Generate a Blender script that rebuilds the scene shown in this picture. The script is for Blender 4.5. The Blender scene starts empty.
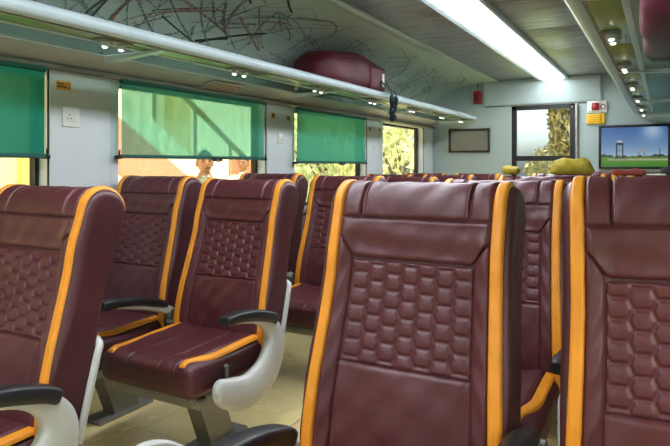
import bpy, bmesh, math, random
from mathutils import Vector, Matrix, Euler

# ------------------------------------------------------------------ camera, world, light
C = bpy.context.scene.collection
SC = bpy.context.scene
PI = math.pi
rnd = random.Random(7)

cam_d = bpy.data.cameras.new('camera')
cam_d.sensor_width = 36.0
cam_d.lens = 36.0 * 600.0 / 670.0
cam_d.shift_y = -58.0 / 670.0
cam_d.clip_start = 0.02
cam_d.clip_end = 500
cam = bpy.data.objects.new('camera', cam_d)
C.objects.link(cam)
cam.location = (1.18, 0.0, 1.20)
cam.rotation_euler = (PI / 2, 0, math.radians(28.8))
SC.camera = cam

LIGHT_STRENGTH = 12.0
SKY_STRENGTH = 0.27
SC.view_settings.view_transform = 'Standard'
SC.view_settings.look = 'None'
SC.view_settings.exposure = 0.8
SC.view_settings.gamma = 1.0
SC.view_settings.use_curve_mapping = False

world = bpy.data.worlds.new('world')
SC.world = world
world.use_nodes = True
wn = world.node_tree
wn.nodes.clear()
w_out = wn.nodes.new('ShaderNodeOutputWorld')
w_bg = wn.nodes.new('ShaderNodeBackground')
w_sky = wn.nodes.new('ShaderNodeTexSky')
w_sky.sky_type = 'NISHITA'
w_sky.sun_disc = False
w_sky.sun_elevation = math.radians(38)
w_sky.sun_rotation = math.radians(140)
w_sky.dust_density = 3.0
w_bg.inputs['Strength'].default_value = SKY_STRENGTH
wn.links.new(w_sky.outputs[0], w_bg.inputs['Color'])
wn.links.new(w_bg.outputs[0], w_out.inputs['Surface'])

sun_d = bpy.data.lights.new('sun', 'SUN')
sun_d.energy = 8.5
sun_d.angle = math.radians(1.0)
sun_d.color = (1.0, 0.93, 0.78)
sun = bpy.data.objects.new('sun', sun_d)
C.objects.link(sun)
# high sun from beyond the roof: lights the platform, stays out of the coach
sun.rotation_euler = (math.radians(-14), math.radians(16), 0)


# ------------------------------------------------------------------ materials
def s2l(c):
    return tuple(((v / 255.0) / 12.92 if v / 255.0 <= 0.04045 else ((v / 255.0 + 0.055) / 1.055) ** 2.4) for v in c) + (1.0,)


def new_mat(name):
    m = bpy.data.materials.new(name)
    m.use_nodes = True
    nt = m.node_tree
    return m, nt, nt.nodes['Principled BSDF'], nt.nodes['Material Output']


def mat(name, rgb, rough=0.5, metal=0.0, var=0.0, vscale=8.0, bump=0.0, bscale=60.0, bdist=0.002, spec=0.5,
        coat=0.0, stretch=None, rgb2=None, rvar=0.0, crease=0.0):
    m, nt, b, out = new_mat(name)
    N, L = nt.nodes, nt.links
    col = s2l(rgb)
    b.inputs['Base Color'].default_value = col
    b.inputs['Roughness'].default_value = rough
    b.inputs['Metallic'].default_value = metal
    b.inputs['Specular IOR Level'].default_value = spec
    b.inputs['Coat Weight'].default_value = coat
    tc = N.new('ShaderNodeTexCoord')
    mp = N.new('ShaderNodeMapping')
    L.new(tc.outputs['Object'], mp.inputs['Vector'])
    if stretch:
        mp.inputs['Scale'].default_value = stretch
    if var > 0 or rgb2 or rvar > 0:
        nz = N.new('ShaderNodeTexNoise')
        nz.inputs['Scale'].default_value = vscale
        nz.inputs['Detail'].default_value = 5
        L.new(mp.outputs[0], nz.inputs['Vector'])
        if var > 0 or rgb2:
            mx = N.new('ShaderNodeMix')
            mx.data_type = 'RGBA'
            c2 = s2l(rgb2) if rgb2 else tuple(v * (1 - var) for v in col[:3]) + (1,)
            c1 = col if rgb2 else tuple(min(1, v * (1 + var)) for v in col[:3]) + (1,)
            mx.inputs[6].default_value = c1
            mx.inputs[7].default_value = c2
            cr = N.new('ShaderNodeMapRange')
            cr.inputs[1].default_value = 0.35
            cr.inputs[2].default_value = 0.65
            L.new(nz.outputs['Fac'], cr.inputs[0])
            L.new(cr.outputs[0], mx.inputs[0])
            L.new(mx.outputs[2], b.inputs['Base Color'])
        if rvar > 0:
            r = N.new('ShaderNodeMapRange')
            r.inputs[1].default_value = 0.3
            r.inputs[2].default_value = 0.7
            r.inputs[3].default_value = max(0.02, rough - rvar)
            r.inputs[4].default_value = rough + rvar
            L.new(nz.outputs['Fac'], r.inputs[0])
            L.new(r.outputs[0], b.inputs['Roughness'])
    if bump > 0:
        n2 = N.new('ShaderNodeTexNoise')
        n2.inputs['Scale'].default_value = bscale
        n2.inputs['Detail'].default_value = 3
        L.new(mp.outputs[0], n2.inputs['Vector'])
        bp = N.new('ShaderNodeBump')
        bp.inputs['Strength'].default_value = bump
        bp.inputs['Distance'].default_value = bdist
        L.new(n2.outputs['Fac'], bp.inputs['Height'])
        if crease > 0:
            n3 = N.new('ShaderNodeTexNoise')
            n3.inputs['Scale'].default_value = 13.0
            n3.inputs['Detail'].default_value = 2
            n3.inputs['Distortion'].default_value = 1.2
            L.new(mp.outputs[0], n3.inputs['Vector'])
            b3 = N.new('ShaderNodeBump')
            b3.inputs['Strength'].default_value = crease
            b3.inputs['Distance'].default_value = 0.012
            L.new(n3.outputs['Fac'], b3.inputs['Height'])
            L.new(b3.outputs[0], bp.inputs['Normal'])
        L.new(bp.outputs[0], b.inputs['Normal'])
    return m


def emit(name, rgb, strength):
    m, nt, b, out = new_mat(name)
    nt.nodes.remove(b)
    e = nt.nodes.new('ShaderNodeEmission')
    e.inputs[0].default_value = s2l(rgb)
    e.inputs[1].default_value = strength
    nt.links.new(e.outputs[0], out.inputs[0])
    return m


def thin_glass(name, tint, refl=0.12, rough=0.02, gmax=0.8):
    """flat pane: clear transmission with a fresnel reflection"""
    m, nt, b, out = new_mat(name)
    N, L = nt.nodes, nt.links
    N.remove(b)
    t = N.new('ShaderNodeBsdfTransparent')
    t.inputs[0].default_value = s2l(tint)
    g = N.new('ShaderNodeBsdfGlossy')
    g.inputs['Roughness'].default_value = rough
    lw = N.new('ShaderNodeLayerWeight')
    lw.inputs[0].default_value = 0.5
    pw = N.new('ShaderNodeMath')
    pw.operation = 'POWER'
    pw.inputs[1].default_value = 4.0
    L.new(lw.outputs['Facing'], pw.inputs[0])
    mr = N.new('ShaderNodeMapRange')
    mr.inputs[3].default_value = refl * 0.4
    mr.inputs[4].default_value = gmax
    L.new(pw.outputs[0], mr.inputs[0])
    mx = N.new('ShaderNodeMixShader')
    L.new(mr.outputs[0], mx.inputs[0])
    L.new(t.outputs[0], mx.inputs[1])
    L.new(g.outputs[0], mx.inputs[2])
    L.new(mx.outputs[0], out.inputs[0])
    return m


def blind_mat(name, rgb, sheer, trans_rgb):
    m, nt, b, out = new_mat(name)
    N, L = nt.nodes, nt.links
    N.remove(b)
    d = N.new('ShaderNodeBsdfDiffuse')
    d.inputs[0].default_value = s2l(rgb)
    tl = N.new('ShaderNodeBsdfTranslucent')
    tl.inputs[0].default_value = s2l(rgb)
    tp = N.new('ShaderNodeBsdfTransparent')
    tp.inputs[0].default_value = s2l(trans_rgb)
    m1 = N.new('ShaderNodeMixShader')
    m1.inputs[0].default_value = 0.3
    L.new(d.outputs[0], m1.inputs[1])
    L.new(tl.outputs[0], m1.inputs[2])
    m2 = N.new('ShaderNodeMixShader')
    m2.inputs[0].default_value = sheer
    tc = N.new('ShaderNodeTexCoord')
    wv = N.new('ShaderNodeTexWave')
    wv.inputs['Scale'].default_value = 3.0
    wv.inputs['Distortion'].default_value = 2.0
    wv.bands_direction = 'Y'
    L.new(tc.outputs['Object'], wv.inputs['Vector'])
    mr = N.new('ShaderNodeMapRange')
    mr.inputs[3].default_value = sheer * 0.9
    mr.inputs[4].default_value = sheer * 1.1
    L.new(wv.outputs['Fac'], mr.inputs[0])
    L.new(mr.outputs[0], m2.inputs[0])
    L.new(m1.outputs[0], m2.inputs[1])
    L.new(tp.outputs[0], m2.inputs[2])
    L.new(m2.outputs[0], out.inputs[0])
    return m


def vcol_mat(name, emission=0.0, rough=0.4):
    m, nt, b, out = new_mat(name)
    N, L = nt.nodes, nt.links
    a = N.new('ShaderNodeVertexColor')
    a.layer_name = 'col'
    if emission > 0:
        L.new(a.outputs[0], b.inputs['Emission Color'])
        b.inputs['Emission Strength'].default_value = emission
        b.inputs['Base Color'].default_value = (0.01, 0.01, 0.01, 1)
    else:
        L.new(a.outputs[0], b.inputs['Base Color'])
    b.inputs['Roughness'].default_value = rough
    return m


M = {}
M['leather'] = mat('maroon_leather', (84, 36, 42), 0.45, var=0.10, vscale=5, bump=0.25, bscale=320, bdist=0.0008, spec=0.5, rvar=0.06, crease=0.16)
M['leather_dark'] = mat('maroon_leather_shell', (72, 31, 37), 0.44, var=0.10, vscale=4, bump=0.25, bscale=300, bdist=0.0008, spec=0.5, crease=0.15)
M['orange'] = mat('orange_leather', (228, 146, 36), 0.45, var=0.08, vscale=10, bump=0.25, bscale=260, bdist=0.0008, crease=0.12)
M['thread'] = mat('pale_thread', (150, 110, 112), 0.7, bump=0.2, bscale=500)
M['white_plastic'] = mat('pale_grey_plastic', (186, 187, 182), 0.38, var=0.03, vscale=4, bump=0.05, bscale=300)
M['black_plastic'] = mat('black_plastic', (26, 27, 29), 0.45, var=0.1, vscale=20, bump=0.2, bscale=350, bdist=0.0006)
M['steel'] = mat('steel_frame', (140, 138, 130), 0.45, metal=0.6, var=0.1, vscale=8)
M['rack_metal'] = mat('rack_enamel', (178, 194, 200), 0.28, var=0.03, vscale=6)
M['wall'] = mat('wall_laminate', (204, 211, 214), 0.45, var=0.03, vscale=2.0, bump=0.05, bscale=250)
M['endwall'] = mat('end_wall_laminate', (166, 183, 181), 0.45, var=0.03, vscale=2.0, bump=0.05, bscale=250)
M['dark'] = mat('dark_rubber', (18, 19, 20), 0.5, bump=0.1, bscale=200)
M['ceil_metal'] = mat('brushed_ceiling', (150, 156, 164), 0.40, metal=0.45, var=0.26, vscale=3.0, stretch=(1.2, 14, 6), rvar=0.08)
M['cove'] = mat('cove_laminate', (172, 188, 182), 0.45, var=0.06, vscale=1.2)
M['fascia'] = mat('fascia_laminate', (190, 192, 190), 0.4, var=0.04, vscale=3)
M['diffuser'] = emit('light_diffuser', (240, 246, 255), LIGHT_STRENGTH)
M['glass'] = thin_glass('window_glass', (245, 250, 245), 0.06)
M['rack_glass'] = thin_glass('rack_glass', (206, 220, 212), 0.06, 0.18, 0.3)
M['lens'] = mat('olive_lens', (124, 150, 92), 0.22, var=0.10, vscale=2.5, spec=0.6)
M['spot'] = emit('spot_lamp', (255, 252, 240), 2.5)
M['bag'] = mat('maroon_nylon', (84, 12, 32), 0.55, var=0.12, vscale=9, bump=0.4, bscale=40, bdist=0.003)
M['bag_dark'] = mat('dark_maroon_nylon', (66, 14, 30), 0.6, bump=0.4, bscale=120, bdist=0.001)
M['strap'] = mat('dark_teal_webbing', (20, 42, 48), 0.7, bump=0.5, bscale=260, bdist=0.001)
M['pink_bag'] = mat('pink_nylon', (222, 66, 112), 0.5, var=0.1, vscale=8, bump=0.3, bscale=60)
M['tagwhite'] = mat('white_tag', (225, 228, 225), 0.5, var=0.03)
M['red'] = mat('red_plastic', (150, 24, 26), 0.4, var=0.06)
M['yellow'] = mat('yellow_sticker', (246, 196, 20), 0.5, var=0.04, vscale=20)
M['amber'] = mat('amber_sticker', (226, 160, 40), 0.5, var=0.06, vscale=20)
M['ink'] = mat('dark_ink', (60, 40, 24), 0.6, var=0.05)
M['rust_ink'] = mat('rust_ink', (170, 100, 84), 0.6, var=0.05)
M['label_paper'] = mat('label_paper', (214, 198, 184), 0.5, var=0.04)
M['socket'] = mat('socket_plastic', (232, 234, 230), 0.3, var=0.02)
M['board'] = mat('grey_board', (122, 124, 118), 0.35, var=0.05)
M['cloth_olive'] = mat('olive_yellow_cloth', (170, 150, 46), 0.8, var=0.25, vscale=14, bump=0.6, bscale=22, bdist=0.01)
M['cloth_red'] = mat('dull_red_cloth', (140, 54, 52), 0.8, var=0.2, vscale=14, bump=0.5, bscale=25, bdist=0.008)
M['cap'] = mat('black_cloth', (16, 17, 20), 0.8, var=0.1, bump=0.4, bscale=80)
M['blind_a'] = blind_mat('teal_blind_dense', (38, 124, 114), 0.05, (120, 200, 190))
M['blind_b'] = blind_mat('teal_blind_sheer', (72, 150, 138), 0.36, (150, 208, 206))
M['blind_c'] = blind_mat('teal_blind_mid', (68, 154, 138), 0.10, (150, 214, 200))
M['hem'] = mat('teal_hem', (20, 88, 78), 0.6, var=0.05)


# ------------------------------------------------------------------ mesh helpers
class MB:
    def __init__(self):
        self.v, self.f, self.mi = [], [], []

    def add(self, verts, faces, mi=0):
        o = len(self.v)
        self.v += [tuple(p) for p in verts]
        for f in faces:
            self.f.append(tuple(i + o for i in f))
            self.mi.append(mi)
        return self

    def box(self, x0, x1, y0, y1, z0, z1, mi=0):
        vs = [(x0, y0, z0), (x1, y0, z0), (x1, y1, z0), (x0, y1, z0), (x0, y0, z1), (x1, y0, z1), (x1, y1, z1), (x0, y1, z1)]
        fs = [(0, 3, 2, 1), (4, 5, 6, 7), (0, 1, 5, 4), (1, 2, 6, 5), (2, 3, 7, 6), (3, 0, 4, 7)]
        return self.add(vs, fs, mi)

    def cbox(self, x0, x1, y0, y1, z0, z1, b=0.004, mi=0):
        """box with chamfered edges"""
        bm = bmesh.new()
        bmesh.ops.create_cube(bm, size=1.0)
        for v in bm.verts:
            v.co = Vector(((x0 + x1) / 2 + v.co.x * (x1 - x0), (y0 + y1) / 2 + v.co.y * (y1 - y0), (z0 + z1) / 2 + v.co.z * (z1 - z0)))
        b = min(b, 0.45 * min(abs(x1 - x0), abs(y1 - y0), abs(z1 - z0)))
        bmesh.ops.bevel(bm, geom=bm.edges[:], offset=b, segments=2, profile=0.5, affect='EDGES')
        self.frombm(bm, mi)
        return self

    def frombm(self, bm, mi=0):
        bm.verts.index_update()
        self.add([v.co[:] for v in bm.verts], [[v.index for v in f.verts] for f in bm.faces], mi)
        bm.free()

    def rbox(self, cx, cy, cz, sx, sy, sz, r, n=8, mi=0, warp=None):
        """round cornered soft box"""
        bm = bmesh.new()
        bmesh.ops.create_cube(bm, size=2.0)
        bmesh.ops.subdivide_edges(bm, edges=bm.edges[:], cuts=n, use_grid_fill=True)
        h = Vector((sx / 2, sy / 2, sz / 2))
        rr = min(r, min(h) * 0.999)
        for v in bm.verts:
            p = []
            for k in range(3):
                u = v.co[k]
                # denser near the border
                a = math.copysign(abs(u) ** 0.7, u)
                p.append(a * h[k])
            p = Vector(p)
            q = Vector([max(-h[k] + rr, min(h[k] - rr, p[k])) for k in range(3)])
            d = p - q
            if d.length > 1e-9:
                p = q + d.normalized() * rr
            v.co = Vector((cx, cy, cz)) + (warp(p, h) if warp else p)
        self.frombm(bm, mi)
        return self

    def tube(self, pts, r, n=8, mi=0, caps=True):
        """round or elliptic tube; r number or list of (ra, rb)"""
        pts = [Vector(p) for p in pts]
        rings = []
        up0 = Vector((0, 0, 1))
        for i, p in enumerate(pts):
            t = (pts[min(i + 1, len(pts) - 1)] - pts[max(i - 1, 0)]).normalized()
            a = t.cross(up0)
            if a.length < 1e-3:
                a = t.cross(Vector((1, 0, 0)))
            a.normalize()
            b = a.cross(t).normalized()
            ri = r[i] if isinstance(r, (list, tuple)) else r
            ra, rb = ri if isinstance(ri, (list, tuple)) else (ri, ri)
            rings.append([p + a * math.cos(2 * PI * k / n) * ra + b * math.sin(2 * PI * k / n) * rb for k in range(n)])
        vs = [q for ring in rings for q in ring]
        fs = []
        for i in range(len(pts) - 1):
            for k in range(n):
                fs.append((i * n + k, i * n + (k + 1) % n, (i + 1) * n + (k + 1) % n, (i + 1) * n + k))
        if caps:
            fs.append(tuple(reversed(range(n))))
            fs.append(tuple(range((len(pts) - 1) * n, len(pts) * n)))
        return self.add(vs, fs, mi)

    def loft(self, rings, mi=0, caps=True, closed=True):
        n = len(rings[0])
        vs = [q for ring in rings for q in ring]
        fs = []
        for i in range(len(rings) - 1):
            for k in range(n if closed else n - 1):
                fs.append((i * n + k, i * n + (k + 1) % n, (i + 1) * n + (k + 1) % n, (i + 1) * n + k))
        if caps:
            fs.append(tuple(reversed(range(n))))
            fs.append(tuple(range((len(rings) - 1) * n, len(rings) * n)))
        return self.add(vs, fs, mi)

    def prism_y(self, prof, y0, y1, mi=0):
        """closed x,z profile drawn along y"""
        return self.loft([[(x, y0, z) for x, z in prof], [(x, y1, z) for x, z in prof]], mi)

    def prism_x(self, prof, x0, x1, mi=0):
        return self.loft([[(x0, y, z) for y, z in prof], [(x1, y, z) for y, z in prof]], mi)

    def cyl(self, c, axis, r, h, n=16, mi=0, r2=None):
        c = Vector(c)
        a = {'x': Vector((1, 0, 0)), 'y': Vector((0, 1, 0)), 'z': Vector((0, 0, 1))}[axis]
        r2 = r if r2 is None else r2
        return self.tube([c - a * h / 2, c + a * h / 2], [r, r2], n, mi)

    def grid(self, fn, nu, nv, mi=0):
        vs = [fn(i / nu, j / nv) for j in range(nv + 1) for i in range(nu + 1)]
        fs = []
        for j in range(nv):
            for i in range(nu):
                a = j * (nu + 1) + i
                fs.append((a, a + 1, a + nu + 2, a + nu + 1))
        return self.add(vs, fs, mi)

    def mesh(self, name, mats, smooth=True, angle=35, fix=True):
        me = bpy.data.meshes.new(name)
        me.from_pydata(self.v, [], self.f)
        for m in (mats if isinstance(mats, (list, tuple)) else [mats]):
            me.materials.append(m)
        me.polygons.foreach_set('material_index', self.mi)
        if fix:
            bm = bmesh.new()
            bm.from_mesh(me)
            bmesh.ops.recalc_face_normals(bm, faces=bm.faces[:])
            bm.to_mesh(me)
            bm.free()
        me.polygons.foreach_set('use_smooth', [smooth] * len(me.polygons))
        if smooth:
            me.set_sharp_from_angle(angle=math.radians(angle))
        me.update()
        return me

    def obj(self, name, mats, parent=None, smooth=True, angle=35, fix=True):
        return link(name, self.mesh(name, mats, smooth, angle, fix), parent)


def link(name, me, parent=None, loc=None):
    o = bpy.data.objects.new(name, me)
    C.objects.link(o)
    if parent is not None:
        o.parent = parent
    if loc is not None:
        o.location = loc
    return o


def thing(name, label, cat, loc=(0, 0, 0), group=None, rz=0.0):
    o = bpy.data.objects.new(name, None)
    o.empty_display_size = 0.1
    C.objects.link(o)
    o.location = loc
    o.rotation_euler = (0, 0, rz)
    return tag(o, label, cat, group)


def tag(o, label, cat, group=None):
    o['label'] = label
    o['category'] = cat
    if group:
        o['group'] = group
    return o


def struct(o, label=None):
    o['kind'] = 'structure'
    if label:
        o['label'] = label
    return o


def catmull(pts, per=6):
    pts = [Vector(p) for p in pts]
    out = []
    for i in range(len(pts) - 1):
        p0, p1, p2, p3 = pts[max(i - 1, 0)], pts[i], pts[i + 1], pts[min(i + 2, len(pts) - 1)]
        for k in range(per):
            t = k / per
            out.append(0.5 * ((2 * p1) + (p2 - p0) * t + (2 * p0 - 5 * p1 + 4 * p2 - p3) * t * t + (3 * p1 - p0 - 3 * p2 + p3) * t ** 3))
    out.append(pts[-1])
    return out


def sstep(a, b, x):
    t = max(0.0, min(1.0, (x - a) / (b - a)))
    return t * t * (3 - 2 * t)


# ------------------------------------------------------------------ the coach shell
HW = 1.5            # half width inside
Y0, YE = -3.6, 7.53  # rear and end walls
ZC = 2.24           # ceiling
WINS = [(-3.02, -1.70), (-1.22, 0.10), (0.56, 1.916), (2.36, 3.75), (4.18, 5.52), (5.95, 7.17)]
ZS, ZT = 0.85, 1.665   # sill and head of windows
WT = 0.11           # wall thickness

# floor with its vinyl strips
fl = struct(MB().box(-HW - WT, HW + WT, Y0, YE + 0.1, -0.08, -0.006).obj('floor', mat('floor_underlay', (120, 104, 70), 0.6), smooth=False), 'dull underlay of the coach floor')
floor_m = mat('beige_vinyl', (246, 224, 158), 0.26, var=0.10, vscale=2.2, bump=0.25, bscale=420, bdist=0.0006, rvar=0.06)
aisle_m = mat('speckled_vinyl', (226, 198, 146), 0.42, bump=0.4, bscale=500, bdist=0.0008, rgb2=(196, 166, 120), vscale=180)
xs = [-1.5, -0.9, -0.33, 0.33, 0.9, 1.5]
for i in range(5):
    m_ = aisle_m if i == 2 else floor_m
    for k in range(6):
        ya = Y0 + k * (YE - Y0) / 6
        yb = Y0 + (k + 1) * (YE - Y0) / 6
        MB().box(xs[i] + 0.002, xs[i + 1] - 0.002, ya + 0.002, yb - 0.002, -0.006, 0.0).obj('floor_sheet', m_, fl, smooth=False)


def side_wall(sx, name, label):
    xi, xo = sx * HW, sx * (HW + WT)
    a, b = min(xi, xo), max(xi, xo)
    m = MB()
    m.box(a, b, Y0, YE, 0.0, ZS)
    m.box(a, b, Y0, YE, ZT, 2.3)
    ys = [Y0] + [v for w in WINS for v in w] + [YE]
    for i in range(0, len(ys), 2):
        m.box(a, b, ys[i], ys[i + 1], ZS, ZT)
    # rounded window corners
    r = 0.05
    for (wa, wb) in WINS:
        for (cy, dy) in ((wa, 1), (wb, -1)):
            for (cz, dz) in ((ZS, 1), (ZT, -1)):
                pr = [(cy, cz)] + [(cy + dy * (r - r * math.sin(t * PI / 12)), cz + dz * (r - r * math.cos(t * PI / 12))) for t in range(7)]
                m.prism_x(pr, a, b)
    o = struct(m.obj(name, M['wall'], smooth=False), label)
    return o


wl = side_wall(-1, 'wall_left', 'pale grey window wall of the coach on the left')
wr = side_wall(1, 'wall_right', 'pale grey window wall on the right beside the camera')

# pillar panels between the windows: proud sheets with dark joints
for (ya, yb) in [(0.11, 0.55), (1.925, 2.295), (3.775, 4.13), (5.54, 5.91), (7.20, 7.52)]:
    for sx, w in ((-1, wl), (1, wr)):
        x0 = sx * HW
        MB().box(min(x0, x0 - sx * 0.0015), max(x0, x0 - sx * 0.0015), ya - 0.008, yb + 0.008, 0.02, 1.68).obj('panel_joint', M['dark'], w, smooth=False)
        MB().cbox(min(x0, x0 - sx * 0.012), max(x0, x0 - sx * 0.012), ya, yb, 0.02, 1.68, 0.003).obj('pillar_panel', M['wall'], w)
# sill ledge and top trim
for sx, w, tn in ((-1, wl, 'trim_1'), (1, wr, 'trim_2')):
    x0 = sx * HW
    MB().prism_y([(x0, 0.80), (x0 - sx * 0.03, 0.80), (x0 - sx * 0.03, 0.835), (x0, 0.845)], Y0, YE).obj('sill_ledge', M['white_plastic'], w, smooth=False)
    MB().cbox(min(x0, x0 - sx * 0.04), max(x0, x0 - sx * 0.04), Y0, YE, 1.672, 1.70, 0.006).obj('curtain_rail', M['steel'], w)
    MB().tube([(x0 - sx * 0.055, Y0 + 0.01, 1.682), (x0 - sx * 0.055, YE - 0.01, 1.682)], 0.009, 8).obj('rail_tube', M['steel'], w)

# windows: gasket + pane
for i, (wa, wb) in enumerate(WINS):
    for sx in (-1, 1):
        xg = sx * (HW + 0.085)
        m = MB()
        t = 0.022
        for (a_, b_, c_, d_) in ((wa, wa + t, ZS, ZT), (wb - t, wb, ZS, ZT), (wa, wb, ZS, ZS + t), (wa, wb, ZT - t, ZT)):
            m.box(xg - 0.022, xg + 0.022, a_, b_, c_, d_)
        fr = struct(m.obj('window_%d' % (2 * i + (1 if sx < 0 else 2)), M['dark'], smooth=False), 'black rubber gasket and glass of a coach window')
        MB().box(xg - 0.003, xg + 0.003, wa + t, wb - t, ZS + t, ZT - t).obj('pane', M['glass'], fr, smooth=False)

# end wall with the door opening, rear wall
DX0, DX1, DZ = -0.475, 0.255, 1.92
m = MB()
m.box(-HW - WT, DX0, YE, YE + 0.1, 0, 2.4)
m.box(DX1, HW + WT, YE, YE + 0.1, 0, 2.4)
m.box(DX0, DX1, YE, YE + 0.1, DZ, 2.4)
we = struct(m.obj('wall_end', M['endwall'], smooth=False), 'pale grey green bulkhead wall at the far end')
struct(MB().box(-HW - WT, HW + WT, Y0 - 0.1, Y0, 0, 2.4).obj('wall_rear', M['endwall'], smooth=False), 'bulkhead wall behind the camera')
# header panel above the door, joint lines
hd = struct(MB().prism_x([(YE, 1.935), (YE - 0.02, 1.935), (YE - 0.028, 1.95), (YE - 0.075, 2.19), (YE - 0.075, 2.235), (YE, 2.235)], -0.80, 0.53).obj('trim_5', M['endwall'], smooth=False), 'raised header panel above the end door')
MB().cbox(-0.80, 0.53, YE - 0.012, YE, 1.922, 1.932, 0.003).obj('header_joint', M['steel'], hd)
MB().cbox(0.53, 0.545, YE - 0.03, YE, 1.60, 2.235, 0.003).obj('corner_strip', M['endwall'], hd)
MB().box(0.44, 1.49, YE - 0.010, YE, 1.655, 1.667).obj('cornice_strip', M['endwall'], hd, smooth=False)
MB().box(-1.49, -0.50, YE - 0.004, YE, 1.725, 1.731).obj('cornice_strip', M['endwall'], hd, smooth=False)

# end door
d = struct(MB().box(DX0, DX0 + 0.055, YE, YE + 0.06, 0.002, DZ).box(DX1 - 0.055, DX1, YE, YE + 0.06, 0.002, DZ)
           .box(DX0, DX1, YE, YE + 0.06, DZ - 0.05, DZ).box(DX0 + 0.055, DX1 - 0.055, YE, YE + 0.06, 1.25, 1.31)
           .box(DX0 + 0.055, DX1 - 0.055, YE, YE + 0.06, 0.002, 0.85).obj('door_1', M['dark'], smooth=False), 'black framed glazed door in the far end wall')
door_glass = thin_glass('door_glass', (240, 246, 250), 0.05)
MB().box(DX0 + 0.055, DX1 - 0.055, YE + 0.025, YE + 0.032, 1.31, DZ - 0.05).obj('pane', door_glass, d, smooth=False)
MB().box(DX0 + 0.055, DX1 - 0.055, YE + 0.025, YE + 0.032, 0.85, 1.25).obj('pane', door_glass, d, smooth=False)
MB().cbox(DX1 + 0.005, DX1 + 0.04, YE - 0.05, YE, 0.01, 1.92, 0.012).obj('door_post', M['steel'], d)
MB().cyl((DX1 - 0.028, YE - 0.012, 1.885), 'y', 0.012, 0.03, 12).obj('door_bolt', M['steel'], d)

# ceiling with brushed panels; open slot for the light
ce = struct(MB().box(-HW - WT, HW + WT, Y0, YE + 0.1, ZC + 0.02, ZC + 0.1).obj('ceiling', M['dark'], smooth=False), 'dark ceiling void above the metal panels')
PY = [Y0 + k * 0.93 for k in range(13)]
PY[-1] = YE
for sx in (-1, 1):
    for k in range(12):
        a, b = sorted((sx * 0.172, sx * 0.615))
        MB().cbox(a, b, PY[k] + 0.003, PY[k + 1] - 0.003, ZC, ZC + 0.02, 0.004).obj('ceiling_panel', M['ceil_metal'], ce)
    a, b = sorted((sx * 0.62, sx * 0.70))
    MB().cbox(a, b, Y0, YE - 0.08, ZC - 0.012, ZC + 0.02, 0.004).obj('ceiling_strip', M['cove'], ce)

# cove panels between ceiling and rack, with printed strokes
def cove_pt(u, sx, lift=0.0):
    """u 0 at the wall, 1 at the ceiling strip"""
    a = u * PI / 2
    # quarter ellipse, centre low inside
    cx, cz = 0.70, 1.70
    rx, rz = 0.795, 0.53
    k = 1.0 - lift / 0.6
    ex = 2 / 2.6
    return Vector((sx * (cx + rx * k * math.cos(a) ** ex), 0, cz + rz * k * math.sin(a) ** ex))


stroke_mats = []
for nm, rgb in (('black', (58, 64, 62)), ('rust', (158, 112, 102)), ('green', (104, 126, 116)), ('grey', (92, 106, 100))):
    mm, nt, bsdf, out = new_mat('stroke_' + nm)
    N, L = nt.nodes, nt.links
    bsdf.inputs['Base Color'].default_value = s2l(rgb)
    bsdf.inputs['Roughness'].default_value = 0.5
    tc = N.new('ShaderNodeTexCoord')
    nz = N.new('ShaderNodeTexNoise')
    nz.inputs['Scale'].default_value = 130
    nz.inputs['Detail'].default_value = 2
    L.new(tc.outputs['Object'], nz.inputs['Vector'])
    gt = N.new('ShaderNodeMath')
    gt.operation = 'GREATER_THAN'
    gt.inputs[1].default_value = 0.47 if nm != 'black' else 0.36
    L.new(nz.outputs['Fac'], gt.inputs[0])
    tr = N.new('ShaderNodeBsdfTransparent')
    mx = N.new('ShaderNodeMixShader')
    L.new(gt.outputs[0], mx.inputs[0])
    L.new(tr.outputs[0], mx.inputs[1])
    L.new(bsdf.outputs[0], mx.inputs[2])
    L.new(mx.outputs[0], out.inputs[0])
    stroke_mats.append(mm)

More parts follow.
